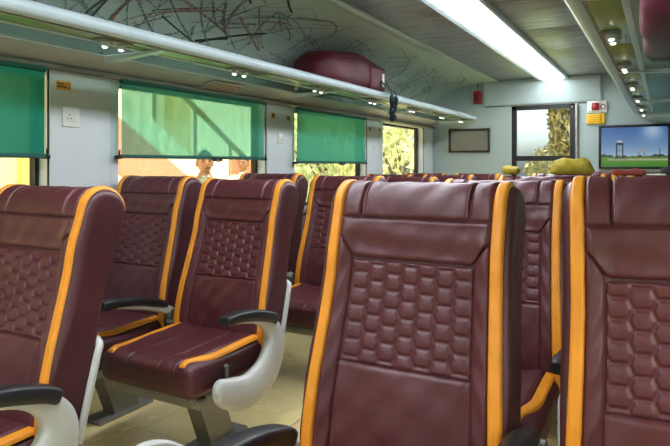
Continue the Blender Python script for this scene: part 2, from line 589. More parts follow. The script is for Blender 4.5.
for sx, tn in ((-1, 'trim_3'), (1, 'trim_4')):
    base = struct(MB().grid(lambda u, v: cove_pt(v, sx) + Vector((0, Y0 + u * (YE - Y0 - 0.002), 0)), 24, 18).obj(tn, M['cove'], angle=60),
                  'grey green cove above the luggage rack with printed strokes')
    if sx > 0:
        continue
    arc = 1.0
    groups = [MB() for _ in range(4)]
    yy = 0.4
    n_str = 430
    for k in range(n_str):
        y = 0.5 + (YE - 0.7) * rnd.random()
        u = 0.12 + 0.72 * rnd.random()
        ln = rnd.uniform(0.2, 0.65)
        dense = y > 3.6
        ang = rnd.choice([0.6, 2.5, 0.4, 2.7, 1.2, 1.9]) + rnd.uniform(-0.12, 0.12)
        wd = rnd.choice([0.006, 0.012, 0.016, 0.022]) if not dense else rnd.choice([0.004, 0.006, 0.010])
        ci = rnd.choice([0, 1, 1, 1, 2, 2, 2, 3, 3] if not dense else [0, 0, 3, 3, 2, 3, 1])
        bend = rnd.uniform(-0.08, 0.08) if not dense else rnd.uniform(0.1, 0.5)
        segs = 8
        pts = []
        py, pu = y, u
        for s in range(segs + 1):
            pts.append((py, pu))
            aa = ang + bend * s / segs * 2
            py += math.cos(aa) * ln / segs
            pu += math.sin(aa) * ln / segs / arc
        vs, ok = [], True
        for s, (py, pu) in enumerate(pts):
            q = pts[min(s + 1, segs)]
            p = pts[max(s - 1, 0)]
            dy, du = q[0] - p[0], q[1] - p[1]
            l = math.hypot(dy, du)
            ny, nu = -du / l * wd / 2, dy / l * wd / 2
            for sg in (1, -1):
                a_, b_ = py + ny * sg, pu + nu * sg
                if not (0.02 < b_ < 0.97 and Y0 < a_ < YE - 0.05):
                    ok = False
                b_ = max(0, min(1, b_))
                vs.append(cove_pt(b_, sx, 0.0022 + ci * 0.0004 + (k % 7) * 0.0001) + Vector((0, a_, 0)))
        if ok:
            groups[ci].add(vs, [(2 * s, 2 * s + 1, 2 * s + 3, 2 * s + 2) for s in range(segs)])
    for ci in range(4):
        o = groups[ci].obj('printed_strokes', stroke_mats[ci], base, smooth=False, fix=False)
        o['kind'] = 'stuff'

# ------------------------------------------------------------------ ceiling light
lt = thing('ceiling_light', 'long white fluorescent light strip along the metal ceiling', 'ceiling light', (0.03, 1.9, ZC))
m = MB()
for sx in (-1, 1):
    m.prism_y([(sx * 0.17, -0.0), (sx * 0.17, -0.03), (sx * 0.155, -0.038), (sx * 0.118, -0.026), (sx * 0.118, 0.0)], -5.3, 5.5)
m.cbox(-0.17, 0.17, 5.5, 5.53, -0.036, 0.0, 0.008)
m.cbox(-0.17, 0.17, -5.33, -5.3, -0.036, 0.0, 0.008)
m.obj('housing', M['rack_metal'], lt)
for k in range(6):
    ya, yb = -5.3 + k * 1.8, -5.3 + (k + 1) * 1.8
    prof = [(-0.120, -0.002)] + [(0.120 * math.sin(t * PI / 2 / 6), -0.026 - 0.024 * math.cos(t * PI / 2 / 6)) for t in range(-6, 7)] + [(0.120, -0.002)]
    MB().prism_y(prof, ya + 0.002, yb - 0.002).obj('diffuser', M['diffuser'], lt, angle=50)

# ------------------------------------------------------------------ luggage racks
ZR = 1.755


def rack(sx, label):
    t = thing('luggage_rack', label, 'luggage rack', (sx * 1.2, 1.9, ZR))
    ox, oy = sx * 1.2, 1.9

    def X(x):
        return sx * x - ox
    ya, yb = Y0 - oy, 7.40 - oy
    # front rail: rounded extrusion
    prof = []
    for k in range(12):
        a = 2 * PI * k / 12
        prof.append((X(0.905 + 0.030 * math.copysign(abs(math.cos(a)) ** 0.7, math.cos(a))), 0.030 + 0.030 * math.copysign(abs(math.sin(a)) ** 0.7, math.sin(a))))
    MB().prism_y(prof, ya, yb).obj('front_rail', M['rack_metal'], t, angle=50)
    MB().prism_y([(X(0.934), 0.0), (X(0.934), 0.010), (X(0.945), 0.010), (X(0.945), 0.0)], ya, yb).obj('rail_lip', M['steel'], t, smooth=False)
    # lens strip in lengths
    ys = [Y0 + 0.02] + [2.14 - 1.8 * 2, 2.14 - 1.8, 2.14, 3.94, 5.72, 7.38]
    ys = [ys[0]] + [y for y in ys[1:] if y > ys[0] + 0.3]
    for a, b in zip(ys[:-1], ys[1:]):
        h = (a + b) / 2
        for p, q in ((a, h), (h, b)):
            MB().cbox(min(X(0.945), X(1.05)), max(X(0.945), X(1.05)), p + 0.004 - oy, q - 0.004 - oy, 0.0, 0.012, 0.003).obj('lens_strip', M['lens'], t)
        MB().box(min(X(1.075), X(1.32)), max(X(1.075), X(1.32)), a + 0.022 - oy, b - 0.022 - oy, 0.004, 0.011).obj('shelf_glass', M['rack_glass'], t, smooth=False)
    MB().cbox(min(X(1.05), X(1.075)), max(X(1.05), X(1.075)), ya, yb, -0.004, 0.016, 0.004).obj('divider_bar', M['rack_metal'], t)
    # back fascia sloping to the wall
    MB().prism_y([(X(1.32), 0.014), (X(1.32), -0.002), (X(1.345), -0.004), (X(1.47), -0.052), (X(1.498), -0.052), (X(1.498), 0.03)], ya, yb).obj('fascia', M['fascia'], t, smooth=False)
    for y in ys[1:-1] + [7.36]:
        m = MB()
        pr = [(0.935, 0.0), (0.935, -0.006), (1.30, -0.03), (1.335, -0.03), (1.335, 0.0)]
        m.loft([[(X(px), y - 0.02 - oy, pz) for px, pz in pr], [(X(px), y + 0.02 - oy, pz) for px, pz in pr]])
        m.obj('bracket', M['rack_metal'], t, smooth=False)
    return t


rl = rack(-1, 'left overhead luggage rack with pale blue rail and glass shelf')
rr_ = rack(1, 'right overhead luggage rack with pale rail, seen from below')

# reading lights, a pair for every row
LY = [1.88, 2.79, 3.69, 4.60, 5.5, 6.4, 7.1]
ordn = ['first', 'second', 'third', 'fourth', 'fifth', 'sixth', 'seventh']
for sx in (-1, 1):
    for k, y in enumerate(LY):
        if sx < 0:
            lab = '%s reading lamp pair from the camera under left rack rail' % ordn[k]
        else:
            lab = '%s reading lamp pair from the camera under right rack rail' % ordn[k]
        t = thing('reading_light', lab, 'reading light', (sx * 0.985, y, ZR), 'reading lamps under the luggage racks')
        MB().cbox(-0.035, 0.035, -0.085, 0.085, -0.010, 0.0, 0.004).obj('base_plate', M['steel'], t)
        for dy in (-0.045, 0.045):
            m = MB()
            m.tube([(0, dy, -0.008), (0, dy, -0.016), (0, dy - 0.004, -0.030), (0, dy - 0.005, -0.034)], [0.024, 0.023, 0.019, 0.013], 14)
            lp = m.obj('lamp_socket', M['rack_metal'], t)
            MB().tube([(0, dy - 0.005, -0.0335), (0, dy - 0.005, -0.039)], [0.013, 0.008], 12).obj('bulb', M['spot'], lp)

# notice on the left fascia
t = thing('notice_label', 'pale notice with rust coloured text lines on left rack fascia', 'notice', (-1.41, 3.14, 1.7120))
e = Matrix.Rotation(math.radians(0), 4, 'X')
sl = math.atan2(0.048, 0.125)


def on_fascia(y, v, lift):
    # v across the slope, 0..1 from top
    x = 0.060 - 0.118 * v
    z = 0.027 - 0.0455 * v
    return Vector((x, y, z)) + Vector((0.36, 0, -0.93)) * lift


m = MB()
m.loft([[on_fascia(-0.16, 0, -0.0), on_fascia(0.16, 0, 0.0), on_fascia(0.16, 1, 0.0), on_fascia(-0.16, 1, 0.0)],
        [on_fascia(-0.16, 0, 0.003), on_fascia(0.16, 0, 0.003), on_fascia(0.16, 1, 0.003), on_fascia(-0.16, 1, 0.003)]])
plate = m.obj('plate', M['label_paper'], t, smooth=False)
for r in range(4):
    y = -0.145
    m = MB()
    while y < 0.13:
        w = rnd.uniform(0.012, 0.035)
        v0 = 0.14 + r * 0.21
        m.loft([[on_fascia(y, v0, 0.002), on_fascia(y + w, v0, 0.002), on_fascia(y + w, v0 + 0.09, 0.002), on_fascia(y, v0 + 0.09, 0.002)],
                [on_fascia(y, v0, 0.0036), on_fascia(y + w, v0, 0.0036), on_fascia(y + w, v0 + 0.09, 0.0036), on_fascia(y, v0 + 0.09, 0.0036)]])
        y += w + 0.008
    m.obj('text_line', M['rust_ink'], t, smooth=False)


# ------------------------------------------------------------------ blinds on the left windows
def blind(i, zb, mt, label, ya=None, yb=None):
    wa, wb = WINS[i]
    ya = wa - 0.01 if ya is None else ya
    yb = wb + 0.06 if yb is None else yb
    xw = -HW + 0.045
    t = thing('roller_blind', label, 'blind', (xw, (ya + yb) / 2, zb), 'teal roller blinds')
    oy = (ya + yb) / 2
    zt = 1.668 - zb
    L_ = yb - ya
    sheet = MB().grid(lambda u, v: Vector((0.004 * math.sin(u * 9 + i) * (1 - v) + 0.002 * math.sin(u * 23), ya - oy + u * L_, 0.008 + v * (zt - 0.008))), 40, 8).obj('fabric', mt, t, angle=80)
    MB().cbox(-0.008, 0.008, ya - oy - 0.004, yb - oy + 0.004, -0.010, 0.012, 0.004).obj('hem_bar', M['hem'], t)
    for yy_ in (ya - oy - 0.012, yb - oy + 0.012):
        m = MB()
        m.cbox(-0.030, 0.012, yy_ - 0.012, yy_ + 0.012, -0.014, 0.006, 0.003)
        m.tube([(0.0, yy_, 0.0), (0.004, yy_ - 0.004, 0.02), (0.012, yy_ - 0.008, 0.035)], 0.005, 6)
        m.obj('end_clip', M['dark'], t)
    m = MB()
    yc = 0.12
    m.tube([(0.010, yc - 0.05, -0.006), (0.018, yc - 0.045, -0.016), (0.02, yc, -0.022), (0.018, yc + 0.045, -0.016), (0.010, yc + 0.05, -0.006)], 0.006, 8)
    m.cbox(0.004, 0.014, yc - 0.05, yc + 0.05, -0.014, 0.004, 0.003)
    m.obj('pull_handle', M['dark'], t)
    MB().tube([(0.0, ya - oy, zt), (0.0, yb - oy, zt)], 0.018, 12).obj('roller', M['hem'], t)
    return t


blind(2, 1.243, M['blind_a'], 'dense green blind at the left edge of the photo', yb=1.872)
blind(3, 1.247, M['blind_b'], 'sheer teal blind with the platform showing through', ya=2.339, yb=3.69)
blind(4, 1.222, M['blind_c'], 'mid green blind on the window beneath the maroon bag', ya=4.15, yb=5.42)


for i, nm in ((1, 'unseen green blind added on right wall beside the camera to cut daylight'), (2, 'unseen green blind added on right wall just ahead of the camera to cut daylight'), (3, 'unseen green blind added on right wall to cut daylight, second window ahead'),
              (4, 'unseen green blind added on right wall to cut daylight, third window ahead'), (5, 'unseen green blind added on right wall to cut daylight, farthest window')):
    b_ = blind(i, 1.21, M['blind_a'], nm, ya=WINS[i][0] - 0.02, yb=WINS[i][1] + 0.02)  # out of view, added to hold back daylight from the right windows
    b_.location.x = HW - 0.045
    b_.rotation_euler.z = PI


# ------------------------------------------------------------------ sockets and stickers on the pillars
def socket(y, z, s, label):
    t = thing('wall_socket', label, 'socket', (-HW + 0.012, y, z), 'charging sockets on the window pillars')
    MB().cbox(0, 0.010, -s / 2, s / 2, -s / 2, s / 2, 0.004).obj('plate', M['socket'], t)
    MB().cbox(0.006, 0.014, -s * 0.36, s * 0.06, -s * 0.24, s * 0.24, 0.003).obj('outlet', M['socket'], t)
    for (py, pz) in ((-s * 0.15, s * 0.10), (-s * 0.24, -s * 0.08), (-s * 0.06, -s * 0.08)):
        MB().cyl((0.0135, py, pz), 'x', s * 0.035, 0.003, 10).obj('pin_hole', M['dark'], t)
    MB().cbox(0.006, 0.016, s * 0.12, s * 0.36, -s * 0.24, s * 0.24, 0.003).obj('switch', M['tagwhite'], t)


socket(2.04, 1.445, 0.10, 'white socket on the wall pillar nearest the camera')
socket(3.955, 1.415, 0.085, 'white socket on pillar between sheer and mid green blinds')
socket(5.72, 1.40, 0.075, 'white socket on the farthest window pillar')


def sticker(y, z, w, h, label, mt='amber'):
    t = thing('warning_sticker', label, 'sticker', (-HW + 0.012, y, z), 'small amber stickers on the pillars')
    MB().cbox(0, 0.002, -w / 2, w / 2, -h / 2, h / 2, 0.001).obj('sheet', M[mt], t)
    m = MB()
    for r in range(2):
        yy_ = -w * 0.42
        while yy_ < w * 0.08:
            ww = rnd.uniform(0.08, 0.15) * w
            m.box(0.0018, 0.0028, yy_, yy_ + ww, h * (0.08 - r * 0.32), h * (0.30 - r * 0.32))
            yy_ += ww + w * 0.04
    m.obj('print', M['ink'], t, smooth=False)
    m = MB()
    for a in range(8):
        c_, s_ = math.cos(a * PI / 4), math.sin(a * PI / 4)
        m.tube([(0.0022, w * 0.28 + c_ * h * 0.14, s_ * h * 0.14), (0.0022, w * 0.28 + c_ * h * 0.34, s_ * h * 0.34)], 0.0018, 5)
    m.obj('pictogram', M['ink'], t)


sticker(2.00, 1.602, 0.085, 0.046, 'amber sticker above the nearest wall socket')
sticker(3.855, 1.585, 0.05, 0.045, 'amber sticker on second pillar beside the sheer blind')
sticker(4.07, 1.575, 0.05, 0.045, 'amber sticker on second pillar beside the mid green blind')
sticker(5.60, 1.575, 0.045, 0.04, 'amber sticker on farthest pillar beside the mid green blind')
sticker(5.84, 1.575, 0.045, 0.04, 'amber sticker on farthest pillar beside the uncovered window')

# ------------------------------------------------------------------ end wall fittings
# grey framed board
t = thing('notice_board', 'blank grey board in a dark frame on the end wall', 'board', (-1.005, YE, 1.51))
w, h = 0.265, 0.15
m = MB()
for a, b, c_, d_ in ((-w, w, h - 0.025, h), (-w, w, -h, -h + 0.025), (-w, -w + 0.025, -h, h), (w - 0.025, w, -h, h)):
    m.cbox(a, b, -0.03, 0, c_, d_, 0.004)
m.obj('frame', mat('dark_brown_frame', (44, 36, 32), 0.4), t)
MB().box(-w + 0.02, w - 0.02, -0.016, 0, -h + 0.02, h - 0.02).obj('panel', M['board'], t, smooth=False)
# red alarm box with cable
t = thing('alarm_box', 'small red alarm box with a cable on the end wall', 'alarm', (-0.89, YE, 2.05))
MB().cbox(-0.045, 0.045, -0.06, 0, -0.08, 0.08, 0.008).obj('case', M['red'], t)
MB().cbox(-0.03, 0.03, -0.066, -0.058, -0.06, 0.035, 0.004).obj('cover', mat('dark_red_plastic', (110, 16, 18), 0.35), t)
MB().tube([(0, -0.03, 0.075), (0.002, -0.03, 0.12), (0, -0.03, 0.18)], 0.006, 8).obj('cable', M['red'], t)
# emergency sign
t = thing('emergency_panel', 'white panel with red emergency button beside the door', 'alarm panel', (0.495, YE - 0.03, 1.87))
MB().cbox(-0.105, 0.105, 0.0, 0.03, -0.068, 0.068, 0.004).obj('plate', M['tagwhite'], t)
MB().cbox(-0.055, 0.025, -0.02, 0.002, -0.04, 0.045, 0.006).obj('button_housing', M['red'], t)
MB().cbox(-0.035, 0.005, -0.026, -0.018, -0.018, 0.02, 0.004).obj('button', mat('bright_red_plastic', (196, 30, 34), 0.35), t)
m = MB()
m.tube([(0.065 + 0.024 * math.cos(a * PI / 8), -0.002, 0.0 + 0.024 * math.sin(a * PI / 8)) for a in range(17)], 0.005, 6, caps=False)
m.obj('ring', M['red'], t)
m = MB()
for x in (-0.08, -0.072, -0.05, -0.03):
    m.box(x, x + 0.006, -0.001, 0.001, -0.06, -0.05)
m.obj('print', M['ink'], t, smooth=False)
t = thing('yellow_notice', 'yellow notice beneath the red emergency panel', 'sign', (0.48, YE - 0.03, 1.732))
MB().cbox(-0.095, 0.095, 0.0, 0.03, -0.058, 0.058, 0.003).obj('plate', M['yellow'], t)
for r in range(4):
    m = MB()
    x = -0.075
    while x < 0.06:
        ww = rnd.uniform(0.010, 0.024)
        m.box(x, x + ww, -0.0012, 0.001, 0.03 - r * 0.022, 0.040 - r * 0.022)
        x += ww + 0.006
    m.obj('text_line', mat('orange_ink', (214, 140, 10), 0.6), t, smooth=False)

# television with a picture of a tower and gate under a blue sky
TVX0, TVX1, TVZ0, TVZ1 = 0.515, 1.235, 1.155, 1.65
t = thing('television', 'wall television showing a tower under a blue sky', 'television', ((TVX0 + TVX1) / 2, YE, (TVZ0 + TVZ1) / 2))
hw_, hh_ = (TVX1 - TVX0) / 2, (TVZ1 - TVZ0) / 2
m = MB()
b_ = 0.026
for a, b, c_, d_ in ((-hw_, hw_, hh_ - b_, hh_), (-hw_, hw_, -hh_, -hh_ + b_), (-hw_, -hw_ + b_, -hh_, hh_), (hw_ - b_, hw_, -hh_, hh_)):
    m.cbox(a, b, -0.05, -0.012, c_, d_, 0.004)
m.cbox(-hw_ + 0.01, hw_ - 0.01, -0.036, 0.0, -hh_ + 0.01, hh_ - 0.01, 0.004)
m.obj('casing', M['dark'], t)


def tv_paint(u, v):
    # u 0..1 left to right, v 0..1 bottom to top
    def mixc(a, b, f):
        return tuple(a[i] * (1 - f) + b[i] * f for i in range(3))
    if v > 0.24:
        f = (v - 0.24) / 0.76
        c = mixc((176, 200, 214), (44, 92, 160), f ** 0.7)
        g = math.exp(-(((u - 0.78) / 0.16) ** 2 + ((v - 0.92) / 0.25) ** 2))
        c = mixc(c, (205, 220, 232), 0.75 * g)
        # distant tree line
        tl = 0.27 + 0.03 * math.sin(u * 40) * math.sin(u * 17 + 1) + (0.03 if u < 0.2 else 0) + (0.03 if u > 0.72 else 0)
        if v < tl:
            c = (58, 74, 56)
    else:
        f = v / 0.24
        c = mixc((64, 128, 34), (104, 150, 60), f)
        if 0.16 < v < 0.20 and u > 0.1:
            c = (180, 176, 150)
    # tower: two legs, platform, roof
    if 0.22 < v < 0.60 and (abs(u - 0.24) < 0.010 or abs(u - 0.335) < 0.010):
        c = (52, 46, 46)
    if abs(v - 0.57) < 0.016 and abs(u - 0.2875) < 0.065:
        c = (50, 44, 44)
    if 0.57 < v < 0.66 and abs(u - 0.2875) < 0.060 - (v - 0.57) * 0.3:
        c = (196, 196, 200) if v > 0.62 else (60, 54, 56)
    if abs(v - 0.40) < 0.008 and abs(u - 0.2875) < 0.05:
        c = (52, 46, 46)
    if 0.18 < v < 0.27 and 0.21 < u < 0.40:
        c = (70, 58, 52) if (int(u * 60) % 2) else c
    # gate
    if (abs(u - 0.575) < 0.008 or abs(u - 0.655) < 0.008) and 0.2 < v < 0.40:
        c = (120, 110, 100)
    if abs(v - 0.40) < 0.014 and 0.565 < u < 0.665:
        c = (170, 164, 156)
    if abs(v - 0.25) < 0.012 and 0.40 < u < 0.90:
        c = (64, 60, 56)
    if abs(u - 0.885) < 0.007 and 0.2 < v < 0.45:
        c = (62, 62, 60)
    return c


NX, NZ = 150, 90
m = MB()
m.grid(lambda u, v: (-hw_ + b_ + u * (2 * hw_ - 2 * b_), -0.037, -hh_ + b_ + v * (2 * hh_ - 2 * b_)), NX, NZ)
me = m.mesh('screen', vcol_mat('tv_picture', 0.45, 0.25), smooth=False, fix=False)
ca = me.color_attributes.new('col', 'FLOAT_COLOR', 'POINT')
vals = []
for j in range(NZ + 1):
    for i in range(NX + 1):
        vals += list(s2l(tv_paint(i / NX, j / NZ)))
ca.data.foreach_set('color', vals)
link('screen', me, t)

# ------------------------------------------------------------------ seats
PF = [(0.012, 0.0), (-0.010, 0.06), (-0.020, 0.14), (-0.022, 0.25), (-0.012, 0.40), (-0.006, 0.52), (-0.012, 0.63), (-0.017, 0.69),
      (-0.012, 0.742), (0.014, 0.776), (0.055, 0.788), (0.098, 0.778), (0.128, 0.745), (0.138, 0.69), (0.130, 0.61), (0.112, 0.50),
      (0.105, 0.30), (0.105, 0.06), (0.095, 0.0)]
prof = [Vector((p.x, p.y)) for p in catmull([(a, b, 0) for a, b in PF], 8)]
S = [0.0]
for i in range(1, len(prof)):
    S.append(S[-1] + (prof[i] - prof[i - 1]).length)


def P(s):
    s = max(0.0, min(S[-1] - 1e-6, s))
    lo, hi = 0, len(S) - 1
    while hi - lo > 1:
        mid = (lo + hi) // 2
        if S[mid] <= s:
            lo = mid
        else:
            hi = mid
    f = (s - S[lo]) / (S[hi] - S[lo])
    p = prof[lo].lerp(prof[hi], f)

    def tan(i):
        return (prof[min(i + 1, len(prof) - 1)] - prof[max(i - 1, 0)]).normalized()
    t = tan(lo).lerp(tan(hi), f).normalized()
    return p, Vector((-t.y, t.x))   # outward normal (front for the rising part)


S_TOP = 0.86       # about the crown
S_END = 0.93


def ridge(x, s):
    r = 0.022 * sstep(0.135, 0.205, abs(x))
    r *= 1.0 - 0.8 * sstep(0.58, 0.72, s)
    return r


def surf(x, s, lift):
    p, n = P(s)
    q = p + n * (ridge(x, s) + lift)
    return Vector((x * flare(s), q.x, q.y))


def flare(s):
    return 1.0 + 0.11 * (1 - sstep(0.0, 0.62, min(s, max(0.0, S[-1] - s))))


def shell_mesh():
    W, R = 0.257, 0.030
    xsn = [0.0, 0.08, 0.13, 0.15, 0.17, 0.19, 0.21, W - R]
    ring_s = [S[-1] * k / 72 for k in range(73)]
    xl = [(x, 0.0) for x in xsn]
    for k in range(1, 7):
        a = k / 6 * PI / 2
        xl.append((W - R + R * math.sin(a), R * (1 - math.cos(a))))
    full = [(-x, i) for x, i in reversed(xl[1:])] + xl
    rings = []
    for x, inset in full:
        ring = []
        for s in ring_s:
            p, n = P(s)
            rd = ridge(min(abs(x), 0.23), s) if s < 0.95 else 0.0
            q = p + n * (rd - 0.003 - inset)
            # bottom: keep flat ends from crossing
            q.y = max(q.y, 0.0)
            ring.append(Vector((max(-0.266, min(0.266, x * flare(s))) if abs(x) > 0.24 else x * flare(s), q.x, q.y)))
        rings.append(ring)
    return MB().loft(rings).mesh('seat_shell', M['leather_dark'], angle=50)


def patch_mesh(nm, x0, x1, s0, s1, nx, ns, lift, edge, mt, hf=None, tilt=None):
    """padded leather patch; s0, s1 numbers or functions of x"""
    f0 = s0 if callable(s0) else (lambda x: s0)
    f1 = s1 if callable(s1) else (lambda x: s1)

    def fn(u, v):
        x = x0 + (x1 - x0) * u
        a, b = f0(x), f1(x)
        s = a + (b - a) * v
        dist = min(u * (x1 - x0), (1 - u) * (x1 - x0), v * (b - a), (1 - v) * (b - a))
        e = min(1.0, dist / edge)
        h = -0.005 + (lift + 0.005) * math.sqrt(max(0.0, 1 - (1 - e) ** 2))
        if hf:
            h += hf(x, s) * min(1, e)
        return surf(x, s, h)
    # denser rows at the borders
    def warp(t, n_edge=0.0):
        return t
    return MB().grid(fn, nx, ns).mesh(nm, mt, angle=70)


HB, HT = 0.312, 0.578


def hexh(x, s):
    cp, rp = 0.0460, 0.0440
    a, b = 0.0182, 0.0278
    H = rp / 2
    best = 9.0
    ci = round(x / cp)
    for c in (ci - 1, ci, ci + 1):
        ox = c * cp
        oy = HB + 0.012 + (H if c % 2 else 0.0)
        rj = round((s - oy) / rp)
        for r in (rj - 1, rj, rj + 1):
            dx, dy = abs(x - ox), abs(s - oy - r * rp)
            mm = -min(H - dy, (b - dx - (b - a) * dy / H) * 0.916)
            best = min(best, mm)
    k = max(0.0, -best)
    return -0.0040 + 0.0048 * sstep(0.0008, 0.0075, k) + 0.0016 * sstep(0.004, 0.02, k)


def wob(x, s):
    return 0.0016 * math.sin(x * 31 + s * 13) * math.sin(s * 41 + 1.3) + 0.0012 * math.sin(x * 70 - s * 55)


XI, XS0, XS1 = 0.164, 0.204, 0.236     # honeycomb half width, stripe
SH = 0.690                              # headrest seam


def sh_low(x):
    return HT + 0.004 + 0.055 * sstep(XI - 0.012, XS0, abs(x))


SEAT = {}
SEAT['shell'] = shell_mesh()
SEAT['head_c'] = patch_mesh('head_c', -0.148, 0.148, SH, S_END, 44, 40, 0.006, 0.010, M['leather'], wob)
SEAT['head_r'] = patch_mesh('head_r', 0.148, XS0, SH, S_END, 16, 40, 0.006, 0.010, M['leather'], wob)
SEAT['head_l'] = patch_mesh('head_l', -XS0, -0.148, SH, S_END, 16, 40, 0.006, 0.010, M['leather'], wob)
SEAT['shoulder'] = patch_mesh('shoulder', -XS0, XS0, sh_low, SH, 72, 28, 0.007, 0.014, M['leather'],
                              lambda x, s: wob(x, s) + 0.002 * math.sin(s * 90 + 6 * x))
SEAT['honey'] = patch_mesh('honey', -XI, XI, HB, HT, 130, 96, 0.004, 0.008, M['leather'], hexh)
SEAT['lumbar'] = patch_mesh('lumbar', -XI - 0.004, XI + 0.004, 0.012, HB, 44, 40, 0.007, 0.012, M['leather'],
                            lambda x, s: wob(x, s) + 0.0025 * math.sin(x * 22 + s * 9))
for sg, nm in ((1, 'side_r'), (-1, 'side_l')):
    a, b = sorted((sg * XI, sg * XS0))
    SEAT[nm] = patch_mesh(nm, a, b, 0.012, sh_low, 12, 70, 0.006, 0.009, M['leather'],
                          lambda x, s: 0.002 * math.sin(s * 60 + abs(x) * 120))
for sg, nm in ((1, 'stripe_r'), (-1, 'stripe_l')):
    a, b = sorted((sg * XS0, sg * XS1))
    SEAT[nm] = patch_mesh(nm, a, b, 0.012, S_END + 0.02, 12, 80, 0.0065, 0.010, M['orange'], lambda x, s: 0.0008 * math.sin(s * 70) - (0.002 if abs(s - SH) < 0.006 else 0))
# pale stitching lines along the headrest seams
for sg, nm in ((1, 'stitch_r'), (-1, 'stitch_l')):
    SEAT[nm] = MB().tube([surf(sg * 0.1415, SH + 0.012 + k * (S_TOP - SH - 0.015) / 14, 0.0062) for k in range(15)], 0.0011, 5).mesh('stitch', M['thread'])

# cushion
CZ0, CZ1, CYF, CR = 0.325, 0.462, -0.455, 0.045
CW = 0.255


def cush_path(s):
    L1 = (0.02 - (CYF + CR))
    if s < L1:
        y = 0.02 - s
        z = CZ1 + 0.006 * math.sin((s / L1) * PI * 1.5) - 0.01 * math.sin(s / L1 * PI)
        return Vector((y, z)), Vector((0, 1))
    a = min((s - L1) / CR, PI / 2)
    y = CYF + CR - CR * math.sin(a)
    z = CZ1 - 0.006 - CR * (1 - math.cos(a))
    rest = s - L1 - CR * PI / 2
    if rest > 0:
        z -= rest
    return Vector((y, z)), Vector((-math.sin(a), math.cos(a)))


def cush_patch(nm, x0f, x1f, s0, s1, nx, ns, lift, edge, mt, hf=None):
    def fn(u, v):
        s = s0 + (s1 - s0) * v
        a, b = x0f(s), x1f(s)
        x = a + (b - a) * u
        dist = min(u * (b - a), (1 - u) * (b - a), v * (s1 - s0), (1 - v) * (s1 - s0))
        e = min(1.0, dist / edge)
        h = -0.006 + (lift + 0.006) * math.sqrt(max(0, 1 - (1 - e) ** 2))
        if hf:
            h += hf(x, s) * e
        p, n = cush_path(s)
        q = p + n * h
        drop = 0.010 * sstep(0.19, 0.25, abs(x)) - 0.012 * sstep(0.12, 0.2, abs(x)) + 0.0
        return Vector((x, q.x, q.y - drop))
    return MB().grid(fn, nx, ns).mesh(nm, mt, angle=70)


def cwarp(p, h):
    # slight crown and side ridges
    z = p.z
    if z > 0:
        z -= 0.010 * math.sin((0.5 - p.y / (2 * h.y)) * PI) * (z / h.z)
        z += (0.012 * sstep(0.12, 0.2, abs(p.x)) - 0.010 * sstep(0.19, 0.25, abs(p.x))) * (z / h.z)
    return Vector((p.x, p.y, z))


SEAT['cushion'] = MB().rbox(0, (0.02 + CYF) / 2 + 0.01, (CZ0 + CZ1) / 2 - 0.003, 2 * CW, 0.02 - CYF + 0.02, CZ1 - CZ0, 0.045, 14, warp=cwarp).mesh('cushion', M['leather_dark'], angle=60)
fr_in = lambda s: 0.0
SEAT['cpan_c'] = cush_patch('cpan_c', lambda s: -0.085, lambda s: 0.085, 0.015, 0.50, 20, 44, 0.004, 0.010, M['leather'], lambda x, s: 0.002 * math.sin(s * 26 + 9 * x))
SEAT['cpan_r'] = cush_patch('cpan_r', lambda s: 0.085, lambda s: 0.198 - 0.03 * sstep(0.28, 0.47, s), 0.015, 0.50, 14, 44, 0.004, 0.010, M['leather'], lambda x, s: 0.002 * math.sin(s * 30))
SEAT['cpan_l'] = cush_patch('cpan_l', lambda s: -0.198 + 0.03 * sstep(0.28, 0.47, s), lambda s: -0.085, 0.015, 0.50, 14, 44, 0.004, 0.010, M['leather'], lambda x, s: 0.002 * math.sin(s * 30))
SEAT['cstr_r'] = cush_patch('cstr_r', lambda s: 0.203 - 0.03 * sstep(0.28, 0.47, s), lambda s: 0.238 - 0.03 * sstep(0.28, 0.47, s), 0.015, 0.475, 10, 50, 0.006, 0.010, M['orange'])
SEAT['cstr_l'] = cush_patch('cstr_l', lambda s: -0.238 + 0.03 * sstep(0.28, 0.47, s), lambda s: -0.203 + 0.03 * sstep(0.28, 0.47, s), 0.015, 0.475, 10, 50, 0.006, 0.010, M['orange'])

# frame and leg
m = MB()
m.cbox(-0.235, 0.235, -0.40, -0.35, 0.275, 0.315, 0.005)
m.cbox(-0.235, 0.235, -0.10, -0.05, 0.275, 0.315, 0.005)
for x in (-0.22, 0.19):
    m.cbox(x, x + 0.03, -0.42, 0.04, 0.295, 0.335, 0.005)
SEAT['frame'] = m.mesh('frame', M['steel'])
m = MB()
lp = [(-0.27, 0.29), (-0.12, 0.29), (-0.02, 0.03), (-0.02, 0.0), (-0.17, 0.0), (-0.17, 0.03)]
m.prism_x(lp, 0.02, 0.10)
SEAT['leg'] = m.mesh('leg', M['steel'], smooth=False)
m = MB()
m.cbox(0.0, 0.12, -0.27, 0.06, 0.0, 0.018, 0.006)
SEAT['foot'] = m.mesh('foot', M['steel'])


# aisle armrest: pale C shaped bracket with a black pad (drawn at x=0)
def sweep(path, nseg=14, power=0.75):
    """path: (y, z, half width in plane, half thickness in x)"""
    pts = catmull([(a, b, 0) for a, b, c_, d_ in path], 6)
    ws = catmull([(c_, d_, 0) for a, b, c_, d_ in path], 6)
    rings = []
    for i, p in enumerate(pts):
        t = (pts[min(i + 1, len(pts) - 1)] - pts[max(i - 1, 0)]).normalized()
        n = Vector((-t.y, t.x))
        ring = []
        for k in range(nseg):
            a = 2 * PI * k / nseg
            ca_, sa_ = math.cos(a), math.sin(a)
            u = math.copysign(abs(ca_) ** power, ca_) * ws[i].x
            w_ = math.copysign(abs(sa_) ** power, sa_) * ws[i].y
            ring.append((w_, p.x + n.x * u, p.y + n.y * u))
        rings.append(ring)
    return MB().loft(rings)


